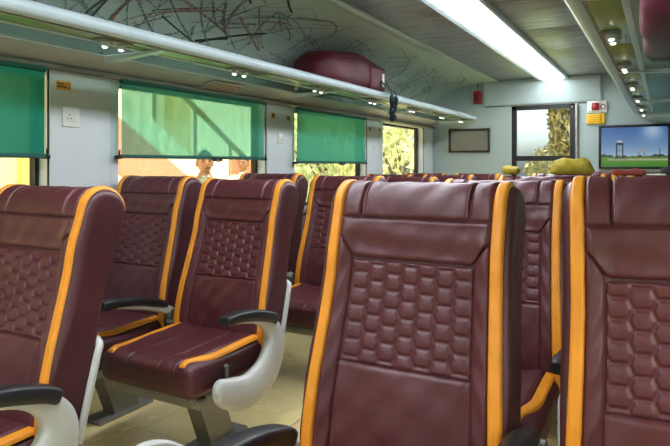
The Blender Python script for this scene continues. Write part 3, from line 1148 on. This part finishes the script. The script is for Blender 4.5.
ARM = [(-0.388, 0.357, 0.006, 0.005), (-0.382, 0.356, 0.024, 0.016), (-0.362, 0.350, 0.044, 0.024), (-0.30, 0.318, 0.062, 0.028), (-0.19, 0.292, 0.073, 0.030),
       (-0.075, 0.325, 0.078, 0.030), (-0.012, 0.40, 0.072, 0.030), (-0.005, 0.475, 0.055, 0.028), (-0.045, 0.535, 0.036, 0.026),
       (-0.12, 0.570, 0.020, 0.024), (-0.22, 0.592, 0.014, 0.022), (-0.30, 0.602, 0.012, 0.020)]
SEAT['arm'] = sweep(ARM, 16).mesh('arm', M['white_plastic'], angle=60)
PAD = [(-0.335, 0.612, 0.008, 0.014), (-0.325, 0.612, 0.019, 0.030), (-0.26, 0.612, 0.022, 0.034), (-0.16, 0.598, 0.025, 0.034),
       (-0.06, 0.570, 0.026, 0.032), (-0.012, 0.548, 0.024, 0.030), (-0.006, 0.545, 0.010, 0.016)]
SEAT['pad'] = sweep(PAD, 16, 0.55).mesh('pad', M['black_plastic'], angle=50)
SEAT['arm_lever'] = MB().tube([(0, -0.27, 0.35), (0, -0.275, 0.40), (0.006, -0.285, 0.42)], [0.007, 0.007, 0.009], 8).mesh('arm_lever', M['steel'])
# middle armrest: black bar on a thin pale arm, pivoting between the backrests
MIDA = [(0.03, 0.50, 0.020, 0.010), (-0.02, 0.525, 0.022, 0.011), (-0.12, 0.558, 0.018, 0.014), (-0.25, 0.588, 0.014, 0.014), (-0.33, 0.60, 0.008, 0.012)]
SEAT['mid_arm'] = sweep(MIDA, 12).mesh('mid_arm', M['white_plastic'], angle=60)
MIDP = [(-0.40, 0.618, 0.010, 0.014), (-0.39, 0.618, 0.021, 0.024), (-0.33, 0.618, 0.024, 0.026), (-0.32, 0.616, 0.019, 0.025), (-0.2, 0.602, 0.020, 0.025), (-0.08, 0.570, 0.020, 0.024), (-0.02, 0.548, 0.012, 0.016)]
MIDP = [(a_, b_, c_, d_ * 0.94) for a_, b_, c_, d_ in MIDP]
SEAT['mid_pad'] = sweep(MIDP, 14, 0.55).mesh('mid_pad', M['black_plastic'], angle=50)
m = MB()
m.cyl((0, 0.02, 0.495), 'x', 0.03, 0.04, 16)
m.cyl((0, 0.02, 0.455), 'x', 0.022, 0.04, 12)
SEAT['pivot'] = m.mesh('pivot', M['steel'])


def tube_mesh(sg):
    return MB().tube(catmull([(sg * 0.277, 0.085, 0.02), (sg * 0.279, 0.088, 0.16), (sg * 0.279, 0.092, 0.27), (sg * 0.272, 0.100, 0.305), (sg * 0.245, 0.108, 0.32)], 5), 0.0115, 10).mesh('rear_tube', M['white_plastic'])


SEAT['tube_r'] = tube_mesh(1)
SEAT['tube_l'] = tube_mesh(-1)
SEAT['latch'] = MB().cbox(-0.010, 0.010, -0.03, -0.012, -0.018, 0.018, 0.003).mesh('latch', M['steel'])
# folded tray on the back
m = MB()
m.cbox(-0.19, 0.19, 0.106, 0.128, 0.20, 0.46, 0.008)
SEAT['tray'] = m.mesh('tray', M['white_plastic'])
SEAT['tray_latch'] = MB().cbox(-0.025, 0.025, 0.126, 0.136, 0.44, 0.475, 0.004).mesh('tray_latch', M['black_plastic'])

HZ = 0.395  # hinge height


def seat(xc, ytop, rec, side, aisle, label, zs=1.0, mid_dz=0.0, arm=True, mid=True, tweak=0.0, roll=0.0, arm_dz=0.0, xs=1.0, mid_dy=0.0):
    """side +1: aisle lies to +x. ytop: y of the top of the back's front face"""
    r = math.radians(rec)
    yh = ytop - 0.76 * math.sin(r)
    t = thing('passenger_seat', label, 'seat', (xc, yh, 0), 'maroon passenger seats with orange stripes', math.radians(tweak))
    t.scale = (xs, 1, zs)
    b = link('backrest', SEAT['shell'], t, (0, 0, HZ))
    b.rotation_euler = (-r, math.radians(roll), 0)
    for k, nm in (('head_c', 'headrest'), ('head_l', 'headrest_side'), ('head_r', 'headrest_side'), ('shoulder', 'shoulder_panel'), ('honey', 'honeycomb_panel'),
                  ('lumbar', 'lumbar_panel'), ('side_l', 'side_panel'), ('side_r', 'side_panel'), ('stripe_l', 'orange_stripe'), ('stripe_r', 'orange_stripe'),
                  ('stitch_r', 'stitching'), ('stitch_l', 'stitching'), ('tube_r' if side > 0 else 'tube_l', 'rear_tube'), ('tray', 'folding_tray')):
        link(nm, SEAT[k], b)
    c = link('cushion', SEAT['cushion'], t)
    for k, nm in (('cpan_c', 'cushion_panel'), ('cpan_l', 'cushion_panel'), ('cpan_r', 'cushion_panel'), ('cstr_l', 'orange_stripe'), ('cstr_r', 'orange_stripe')):
        link(nm, SEAT[k], c)
    f = link('under_frame', SEAT['frame'], t)
    l = link('leg', SEAT['leg'], t)
    link('foot_plate', SEAT['foot'], l)
    if aisle:
        if arm:
            a = link('armrest', SEAT['arm'], t, (side * 0.304, 0, arm_dz))
            link('arm_pad', SEAT['pad'], a)
            link('recline_lever', SEAT['arm_lever'], a, (-side * 0.036, 0, 0))
        if mid:
            a = link('middle_armrest', SEAT['mid_arm'], t, (-side * 0.3025, mid_dy, mid_dz))
            link('arm_pad', SEAT['mid_pad'], a)
            link('pivot', SEAT['pivot'], a)
    return t


LX_A, LX_W = -0.60, -1.205     # left block: aisle and window columns
RX_A, RX_W = 0.605, 1.21
LY_ = [1.26, 2.31, 3.37, 4.38, 5.40, 6.40]
RY_ = [1.485, 2.42, 3.36, 4.30, 5.25, 6.18]
row_l = ['cut off at the left photo edge', 'in second row, its whole seat cushion in view', 'in third row, partly behind nearest front seat',
         'in fourth row', 'in fifth row', 'in last row near end wall']
for k in range(6):
    seat(LX_A, LY_[k], 13, 1, True, 'left block aisle seat ' + row_l[k], zs=0.975 if k < 3 else 0.955, arm_dz=0.03 if k == 0 else 0.005)
    roww = ['nearest row, behind the cut off aisle seat', 'second row by the sheer blind', 'third row below the second pillar', 'fourth row', 'fifth row', 'last row']
    if k > 0:
        seat(LX_W, LY_[k] + 0.02, 13, 1, False, 'left block window seat, ' + roww[k], zs=0.985 if k < 3 else 0.955)
    else:
        seat(LX_W, LY_[k] + 0.02, 13, 1, False, 'left block window seat, ' + roww[k], zs=0.96)
nr = ['nearest and largest seat back, center of the photo', 'second row seat seen in the gap between two nearest seats', 'third row', 'fourth row', 'fifth row', 'last row']
nw = ['nearest seat cut off at the right photo edge', 'second row', 'third row', 'fourth row', 'fifth row', 'last row']
for k in range(6):
    ra = seat(RX_A + (0.006 if k == 0 else 0), RY_[k], 11 if k == 0 else 14, -1, True, 'right block aisle seat, ' + nr[k], mid_dz=0.03 if k == 0 else 0.0, mid_dy=0.12 if k == 0 else 0.0, arm_dz=-0.06 if k == 0 else 0.0, zs=0.990 if k == 0 else 0.985)
    if k == 0:
        # pale hoop at the front of the nearest aisle armrest
        a = [c_ for c_ in ra.children if c_.name.startswith('armrest')][0]
        MB().tube(catmull([(-0.045, -0.58, 0.54), (-0.045, -0.57, 0.645), (-0.04, -0.51, 0.698), (-0.03, -0.43, 0.69), (-0.02, -0.35, 0.63), (-0.01, -0.28, 0.55)], 6), 0.012, 10).obj('front_hoop', M['white_plastic'], a)
    if k == 1:
        lt_ = MB().cbox(0.25, 0.275, -0.02, 0.0, 0.50, 0.55, 0.003).obj('belt_latch', M['steel'], ra)
    seat(RX_W + (0.035 if k == 0 else 0), RY_[k] - (0.085 if k == 0 else 0.02), 6 if k == 0 else 14, -1, False, 'right block window seat, ' + nw[k], zs=1.0 if k == 0 else 0.985, roll=-2.2 if k == 0 else 0, xs=0.93 if k == 0 else 1.0)

# ------------------------------------------------------------------ luggage
# maroon holdall on the left rack
t = thing('duffel_bag', 'maroon duffel bag lying on left luggage rack', 'bag', (-1.13, 4.28, ZR + 0.016))


def bwarp(p, h):
    f = p.y / h.y
    k = 1 - 0.30 * max(0, -f) ** 2.2 - 0.10 * max(0, f) ** 3
    z = (p.z + h.z) * k - h.z
    z += 0.012 * math.sin(p.y * 9) * (1 if p.z > 0 else 0)
    x = p.x * (1 - 0.12 * abs(f) ** 3) + 0.008 * math.sin(p.y * 14 + p.z * 9)
    return Vector((x, p.y, z))


MB().rbox(0, 0, 0.17, 0.38, 1.02, 0.34, 0.13, 12, warp=bwarp).obj('body', M['bag'], t, angle=80)
MB().rbox(0.180, 0.30, 0.15, 0.07, 0.30, 0.21, 0.034, 8).obj('front_pocket', M['bag'], t, angle=80)
MB().tube(catmull([(0.212, 0.18, 0.235), (0.215, 0.30, 0.242), (0.212, 0.42, 0.235)], 5), 0.006, 6).obj('zip', M['bag_dark'], t)
MB().tube(catmull([(0.150, -0.42, 0.23), (0.175, -0.2, 0.265), (0.178, 0.2, 0.275), (0.160, 0.45, 0.25)], 6), 0.007, 6).obj('zip', M['bag_dark'], t)
MB().cbox(0.215, 0.221, 0.35, 0.395, 0.09, 0.20, 0.002).obj('luggage_tag', M['tagwhite'], t)
for k, dy in enumerate((0.34, 0.42)):
    pts = catmull([(0.12, dy - 0.02, 0.26), (0.20, dy, 0.16), (0.262, dy + 0.01, 0.075), (0.298, dy + 0.02, 0.045), (0.306, dy + 0.02, -0.02), (0.304, dy + 0.015 * (1 - 2 * k), -0.12), (0.300, dy + 0.05 - 0.06 * k, -0.19)], 5)
    MB().tube(pts, [(0.022, 0.004)] * len(pts), 8).obj('strap', M['strap'], t)
MB().tube([(0.300, 0.33, -0.185), (0.300, 0.38, -0.205), (0.300, 0.43, -0.185)], [(0.012, 0.005)] * 3, 8).obj('strap_loop', M['strap'], t)

# pink bag on the right rack
t = thing('pink_bag', 'pink and maroon bag seen through right rack glass', 'bag', (1.235, 3.25, ZR + 0.016))
MB().rbox(0, 0, 0.12, 0.30, 1.10, 0.24, 0.07, 10, warp=lambda p, h: Vector((p.x + 0.01 * math.sin(p.y * 11), p.y, p.z * (1 - 0.12 * abs(p.y / h.y) ** 3) + (0 if p.z < 0 else 0.01 * math.sin(p.y * 8))))).obj('body', M['pink_bag'], t, angle=80)
MB().rbox(0, 0.48, 0.11, 0.305, 0.18, 0.225, 0.06, 8).obj('end_panel', M['bag_dark'], t, angle=80)
MB().tube(catmull([(-0.02, -0.15, 0.235), (-0.03, -0.10, 0.29), (-0.03, 0.10, 0.29), (-0.02, 0.15, 0.235)], 6), 0.010, 8).obj('handle', M['bag_dark'], t)


# cloth bundles on the tops of the far seats
def bundle(loc, sx, sy, sz, mt, label, seed):
    r = random.Random(seed)
    ph = [r.uniform(0, 6) for _ in range(6)]

    def wp(p, h):
        k = 1 + 0.28 * math.sin(p.x * 40 + ph[0]) * math.sin(p.y * 38 + ph[1]) + 0.2 * math.sin(p.x * 75 + p.z * 50 + ph[2])
        z = p.z * (k if p.z > 0 else 1)
        return Vector((p.x * (1 + 0.1 * math.sin(p.z * 60 + ph[3])), p.y * (1 + 0.12 * math.sin(p.x * 50 + ph[4])), z))
    o = MB().rbox(0, 0, sz / 2, sx, sy, sz, sz * 0.45, 12, warp=wp).obj('cloth_bundle', mt, angle=80)
    o.location = loc
    return tag(o, label, 'cloth', 'cloth bundles on far seat tops')


SEAT_TOP = 1.146
bundle((0.745, 3.42, SEAT_TOP), 0.215, 0.10, 0.085, M['cloth_olive'], 'larger olive yellow cloth bundle on a seat top by the door', 3)
bundle((0.425, 3.42, SEAT_TOP), 0.09, 0.08, 0.045, M['cloth_olive'], 'smaller olive yellow cloth bundle on a seat top by the door', 4)
bundle((1.02, 3.40, SEAT_TOP), 0.16, 0.09, 0.03, M['cloth_red'], 'dull red folded cloth on a seat top under the television', 5)
t = thing('cap', 'black cap with pale brim on a seat top under the television', 'cap', (1.24, 3.40, SEAT_TOP))
MB().loft([[(0.085 * k * math.cos(a * PI / 10), 0.06 * k * math.sin(a * PI / 10), z) for a in range(20)] for k, z in ((1, 0), (1, 0.015), (0.93, 0.032), (0.7, 0.047), (0.35, 0.054), (0.05, 0.056))]).obj('crown', M['cap'], t, angle=60)
MB().loft([[(-0.08 + (0.06 * math.cos(a) if math.cos(a) < 0 else 0.03 * math.cos(a)), -0.02 + 0.05 * math.sin(a), z) for a in [q * PI / 8 for q in range(16)]] for z in (0.004, 0.010)]).obj('brim', M['tagwhite'], t)

# ------------------------------------------------------------------ outside: platform, steps, people, trees
ground_m = mat('trackside_grass', (150, 160, 92), 0.9, var=0.2, vscale=0.6)
struct(MB().box(-80, 80, -60, 120, -1.5, -1.3).obj('ground', ground_m, smooth=False), 'pale green ground outside the train')
plat_m = mat('platform_paving', (226, 208, 160), 0.8, var=0.06, vscale=1.5)
struct(MB().box(-9.0, -1.85, -30, 14.4, -1.3, -0.36).obj('platform', plat_m, smooth=False), 'cream paved station platform outside the left windows')
# station building wall behind
bw = thing('station_wall', 'cream station building beyond the platform', 'building', (-8.9, 0, -0.36))
MB().box(-0.3, 0.0, -22, 14.2, 0, 6).obj('wall', mat('cream_plaster', (238, 226, 190), 0.85, var=0.06, vscale=0.8), bw, smooth=False)
for k in range(8):
    MB().cbox(0.0, 0.35, -15.0 + k * 3.6, -14.5 + k * 3.6, 0, 6, 0.03).obj('pilaster', mat('ochre_plaster', (214, 186, 120), 0.85, var=0.06), bw)
# foot bridge stair with a red side panel
st = thing('footbridge_stair', 'cream footbridge stair with red slanting side panel', 'stairs', (-5.6, 5.2, -0.36))
m = MB()
m.prism_x([(-4.2, 5.23), (-4.2, 4.48), (3.08, 0.0), (4.3, 0.0)], 0.0, 0.10)
m.obj('side_panel', mat('red_panel', (204, 124, 98), 0.7, var=0.06), st, smooth=False)
m = MB()
m.prism_x([(-4.2, 5.65), (-4.2, 5.25), (4.3, 0.02), (4.3, 0.42)], 0.02, 0.08)
m.obj('stringer', mat('cream_steel', (226, 214, 176), 0.7, var=0.05), st, smooth=False)
rail_m = mat('brown_rail', (150, 120, 78), 0.6)
m = MB()
m.tube([(0.05, -4.2, 6.5), (0.05, 4.3, 1.27)], 0.05, 8)
st_r = m.obj('handrail', rail_m, st)
for k in range(10):
    y = -4.0 + k * 0.9
    z = 5.23 - (y + 4.2) * 0.616
    MB().tube([(0.05, y, z + 0.35), (0.05, y, z + 1.27)], 0.03, 8).obj('baluster', rail_m, st)
for k in range(3):
    MB().tube([(-0.9, -3.6 + k * 2.2, 0), (-0.9, -3.6 + k * 2.2, 5.2)], 0.12, 10).obj('column', mat('tan_steel', (190, 164, 110), 0.7), st)
# platform canopy
cn = thing('platform_canopy', 'pale platform canopy roof on slanting struts', 'canopy', (-6.0, 0, 3.4))
MB().box(-2.6, 1.4, -16, 0.85, 0.0, 0.12).obj('roof', mat('canopy_sheet', (206, 196, 160), 0.7, var=0.05), cn, smooth=False)
for k in range(4):
    MB().tube([(0, -13 + k * 3.6, -3.76), (0, -13 + k * 3.6, 0)], 0.10, 10).obj('post', rail_m, cn)
    MB().tube([(0, -13 + k * 3.6, -1.2), (1.2, -13 + k * 3.6, 0)], 0.06, 8).obj('strut', rail_m, cn)
    MB().tube([(0, -13 + k * 3.6, -1.2), (0, -11.6 + k * 3.6, 0)], 0.06, 8).obj('strut', rail_m, cn)
# red and green kiosk board behind the second man
kb = thing('kiosk', 'small red kiosk with a green sign on the platform', 'kiosk', (-6.6, 10.6, -0.36))
MB().cbox(-0.4, 0.4, -0.45, 0.45, 0, 1.75, 0.03).obj('body', mat('kiosk_red', (206, 110, 96), 0.7), kb)
MB().cbox(0.4, 0.46, -0.42, -0.05, 1.2, 1.6, 0.02).obj('sign', mat('kiosk_green', (90, 170, 110), 0.6), kb)
MB().cbox(0.4, 0.5, -0.02, 0.4, 0.9, 1.5, 0.02).obj('shelf', mat('kiosk_yellow', (226, 206, 120), 0.6), kb)


def leafy(name, loc, h, rx, rz, n, mt, label, group, seed, trunk=True):
    r = random.Random(seed)
    t = thing(name, label, 'tree', loc, group)
    m = MB()
    for k in range(n):
        while True:
            p = Vector((r.uniform(-1, 1), r.uniform(-1, 1), r.uniform(-1, 1)))
            if p.length < 1:
                break
        p = p.normalized() * (p.length ** 0.5)
        c = Vector((p.x * rx, p.y * rx, h + p.z * rz))
        s = r.uniform(0.08, 0.17) * (rx / 1.6) ** 0.5
        e = Euler((r.uniform(0, 6), r.uniform(0, 6), r.uniform(0, 6))).to_matrix()
        vs = [c + e @ Vector(q) * s for q in ((-1, 0, 0), (0, -0.45, 0.1), (1, 0, 0), (0, 0.45, 0.1))]
        m.add(vs, [(0, 1, 2, 3)])
    f = m.obj('foliage', mt, t, smooth=False, fix=False)
    f['kind'] = 'stuff'
    m = MB()
    m.tube(catmull([(0, 0, 0), (0.08, 0.05, h * 0.35), (-0.05, 0, h * 0.7), (0.05, 0.1, h)], 4), [0.16] * 9 + [0.12] * 4, 8)
    for k in range(5):
        a = k * 1.3
        m.tube([(0, 0, h * 0.6), (math.cos(a) * rx * 0.6, math.sin(a) * rx * 0.6, h + rz * 0.3 * math.sin(k))], [0.07, 0.02], 6)
    m.obj('trunk', mat('bark', (110, 88, 60), 0.9, var=0.2), t)
    return t


leaf_a = mat('leaf_pale', (214, 216, 172), 0.7, var=0.12, vscale=3)
leaf_b = mat('leaf_olive', (140, 130, 84), 0.7, var=0.25, vscale=3)
leafy('tree', (-10.8, 20.5, -1.3), 3.4, 2.4, 2.6, 4200, leaf_a, 'pale green tree beyond the third left window', 'trees outside', 1)
leafy('tree', (-6.2, 17.5, -1.3), 3.0, 2.2, 2.4, 4200, leaf_a, 'pale green tree beyond the uncovered fourth window', 'trees outside', 2)
leafy('tree', (-13.5, 27.0, -1.3), 3.8, 3.4, 3.2, 5000, leaf_a, 'larger pale tree farther off behind the left window trees', 'trees outside', 3)
leafy('tree', (-0.38, 15.5, -1.3), 3.6, 0.95, 2.2, 6000, leaf_b, 'olive tree on the right seen through the end door', 'trees outside', 4)
leafy('tree', (-3.4, 34.0, -1.3), 2.4, 2.2, 1.3, 1800, leaf_b, 'low distant tree seen through the end door', 'trees outside', 5)


# ------------------------------------------------------------------ people on the platform
def person(loc, facing, shirt, trousers, label, strap=None, seed=0, hair_rgb=(24, 20, 18), skin_rgb=(150, 104, 76)):
    """standing adult, 1.70 m, arms hanging with bent fingers; one skinned body mesh"""
    t = thing('person', label, 'person', loc, None, facing)
    J = []
    E = []

    def j(p, r, par=None):
        J.append((Vector(p), r))
        if par is not None:
            E.append((par, len(J) - 1))
        return len(J) - 1
    pel = j((0, 0, 0.93), (0.155, 0.105))
    wai = j((0, 0, 1.07), (0.140, 0.095), pel)
    che = j((0, -0.005, 1.25), (0.165, 0.110), wai)
    upc = j((0, 0.005, 1.37), (0.130, 0.090), che)
    nek = j((0, 0.005, 1.445), (0.058, 0.058), upc)
    hd0 = j((0, -0.01, 1.52), (0.055, 0.058), nek)
    for sg in (-1, 1):
        sh = j((sg * 0.175, 0.005, 1.375), (0.062, 0.06), upc)
        el = j((sg * 0.235, 0.02, 1.10), (0.045, 0.045), sh)
        wr_ = j((sg * 0.235, -0.06, 0.865), (0.029, 0.026), el)
        pa = j((sg * 0.232, -0.085, 0.80), (0.022, 0.038), wr_)
        for k, (oy, l1, l2) in enumerate(((-0.028, 0.040, 0.034), (-0.009, 0.045, 0.038), (0.010, 0.042, 0.035), (0.027, 0.034, 0.026))):
            b0 = j((sg * 0.232, -0.090 + oy, 0.765), (0.0095, 0.0095), pa)
            b1 = j((sg * 0.228, -0.094 + oy, 0.765 - l1), (0.009, 0.009), b0)
            j((sg * 0.214, -0.096 + oy, 0.765 - l1 - l2), (0.0075, 0.0075), b1)
        th0 = j((sg * 0.222, -0.125, 0.795), (0.011, 0.011), pa)
        j((sg * 0.212, -0.140, 0.760), (0.009, 0.009), th0)
        hip = j((sg * 0.095, 0, 0.86), (0.092, 0.092), pel)
        kn = j((sg * 0.105, -0.015, 0.48), (0.060, 0.062), hip)
        an = j((sg * 0.105, 0.02, 0.09), (0.042, 0.045), kn)
        j((sg * 0.115, -0.13, 0.035), (0.042, 0.030), an)
    me = bpy.data.meshes.new('skel')
    me.from_pydata([p for p, r in J], E, [])
    tmp = bpy.data.objects.new('skel', me)
    C.objects.link(tmp)
    md = tmp.modifiers.new('skin', 'SKIN')
    md.use_smooth_shade = True
    for i, (p, r) in enumerate(J):
        me.skin_vertices[0].data[i].radius = r
        me.skin_vertices[0].data[i].use_root = (i == 0)
    sb = tmp.modifiers.new('sub', 'SUBSURF')
    sb.levels = 2
    dg = bpy.context.evaluated_depsgraph_get()
    ev = tmp.evaluated_get(dg)
    bm = bmesh.new()
    bm.from_mesh(ev.to_mesh())
    bpy.data.objects.remove(tmp)
    mb = MB()
    mb.frombm(bm)
    # head: an ovoid with brow, nose, cheeks, chin and ears
    cz, hh = 1.585, 0.118

    def head(u, v):
        a = u * 2 * PI
        ph = (v - 0.5) * PI
        x = math.cos(ph) * math.sin(a)
        y = -math.cos(ph) * math.cos(a)
        z = math.sin(ph)
        w_ = 0.078 * (1 - 0.16 * max(0, -z))
        px, py, pz = x * w_, y * 0.098, z * hh
        front = max(0, -y)
        # jaw narrows, chin forward
        if z < -0.3:
            py -= 0.012 * front
        # nose
        nz_ = math.exp(-((px / 0.012) ** 2)) * math.exp(-(((pz + 0.016) / 0.022) ** 2)) * (1 if y < 0 else 0)
        py -= 0.022 * nz_
        # eye sockets
        for sx in (-1, 1):
            g = math.exp(-(((px - sx * 0.031) / 0.014) ** 2 + ((pz - 0.008) / 0.011) ** 2)) * (1 if y < 0 else 0)
            py += 0.008 * g
        # mouth groove
        g = math.exp(-((px / 0.024) ** 2)) * math.exp(-(((pz + 0.058) / 0.005) ** 2)) * (1 if y < 0 else 0)
        py += 0.004 * g
        return Vector((px, py, cz + pz))
    mb.grid(head, 56, 48)
    for sg in (-1, 1):
        mb.rbox(sg * 0.080, 0.008, cz - 0.012, 0.018, 0.036, 0.062, 0.0085, 5)
    body = mb.obj('body', [mat('skin', skin_rgb, 0.5, var=0.05), mat('shirt', shirt, 0.8, var=0.06, vscale=20), mat('trousers', trousers, 0.8, var=0.06, vscale=20), mat('shoes', (50, 40, 36), 0.5)], t, angle=80)
    for p in body.data.polygons:
        c_ = p.center
        if c_.z < 0.10:
            p.material_index = 3
        elif c_.z < 0.93 and abs(c_.x) < 0.205:
            p.material_index = 2
        elif c_.z < 1.425 and (abs(c_.x) < 0.165 or c_.z > 1.12):
            p.material_index = 1
        else:
            p.material_index = 0
    hm = mat('hair', hair_rgb, 0.6, bump=0.5, bscale=200)

    def hair(u, v):
        a = u * 2 * PI
        y = -math.cos(a)
        lim = 0.02 + 0.06 * max(0, -y) - 0.05 * max(0, y)
        z0 = math.asin(max(-1, min(1, (lim + (-0.01)) / hh)))
        ph = z0 + v * (PI / 2 - z0)
        return Vector((math.cos(ph) * math.sin(a) * 0.083, -math.cos(ph) * math.cos(a) * 0.102, cz + math.sin(ph) * (hh + 0.008)))
    MB().grid(hair, 40, 12).obj('hair', hm, body, angle=80)
    dark = mat('iris', (20, 14, 12), 0.3)
    for sg in (-1, 1):
        MB().rbox(sg * 0.031, -0.085, cz + 0.007, 0.020, 0.006, 0.009, 0.003, 3).obj('eye', dark, body)
        MB().rbox(sg * 0.031, -0.089, cz + 0.026, 0.034, 0.006, 0.007, 0.003, 3).obj('eyebrow', hm, body)
    MB().rbox(0, -0.094, cz - 0.058, 0.042, 0.006, 0.008, 0.003, 3).obj('mouth', mat('lips', (110, 62, 54), 0.5), body)
    m = MB()
    m.tube([(0.058 * math.sin(a * PI / 8), 0.002 - 0.062 * math.cos(a * PI / 8), 1.435 + 0.008 * math.cos(a * PI / 8)) for a in range(17)], 0.016, 8, caps=False)
    m.obj('collar', mat('collar', tuple(min(255, v + 14) for v in shirt), 0.8), body)
    if strap:
        m = MB()
        m.tube(catmull([(0.10, -0.115, 1.02), (0.105, -0.128, 1.22), (0.11, -0.09, 1.37), (0.11, 0.01, 1.425), (0.10, 0.11, 1.34)], 5), [(0.022, 0.006)] * 21, 8)
        m.obj('strap', mat('bag_strap', strap, 0.7), body)
    return t


person((-2.85, 4.63, -0.36), math.radians(52), (150, 168, 150), (70, 74, 84), 'man in grey green shirt with blue strap outside sheer blind window', strap=(120, 180, 214))
person((-3.95, 6.68, -0.36), math.radians(20), (232, 226, 206), (120, 110, 96), 'person in a cream shirt farther back on the platform')
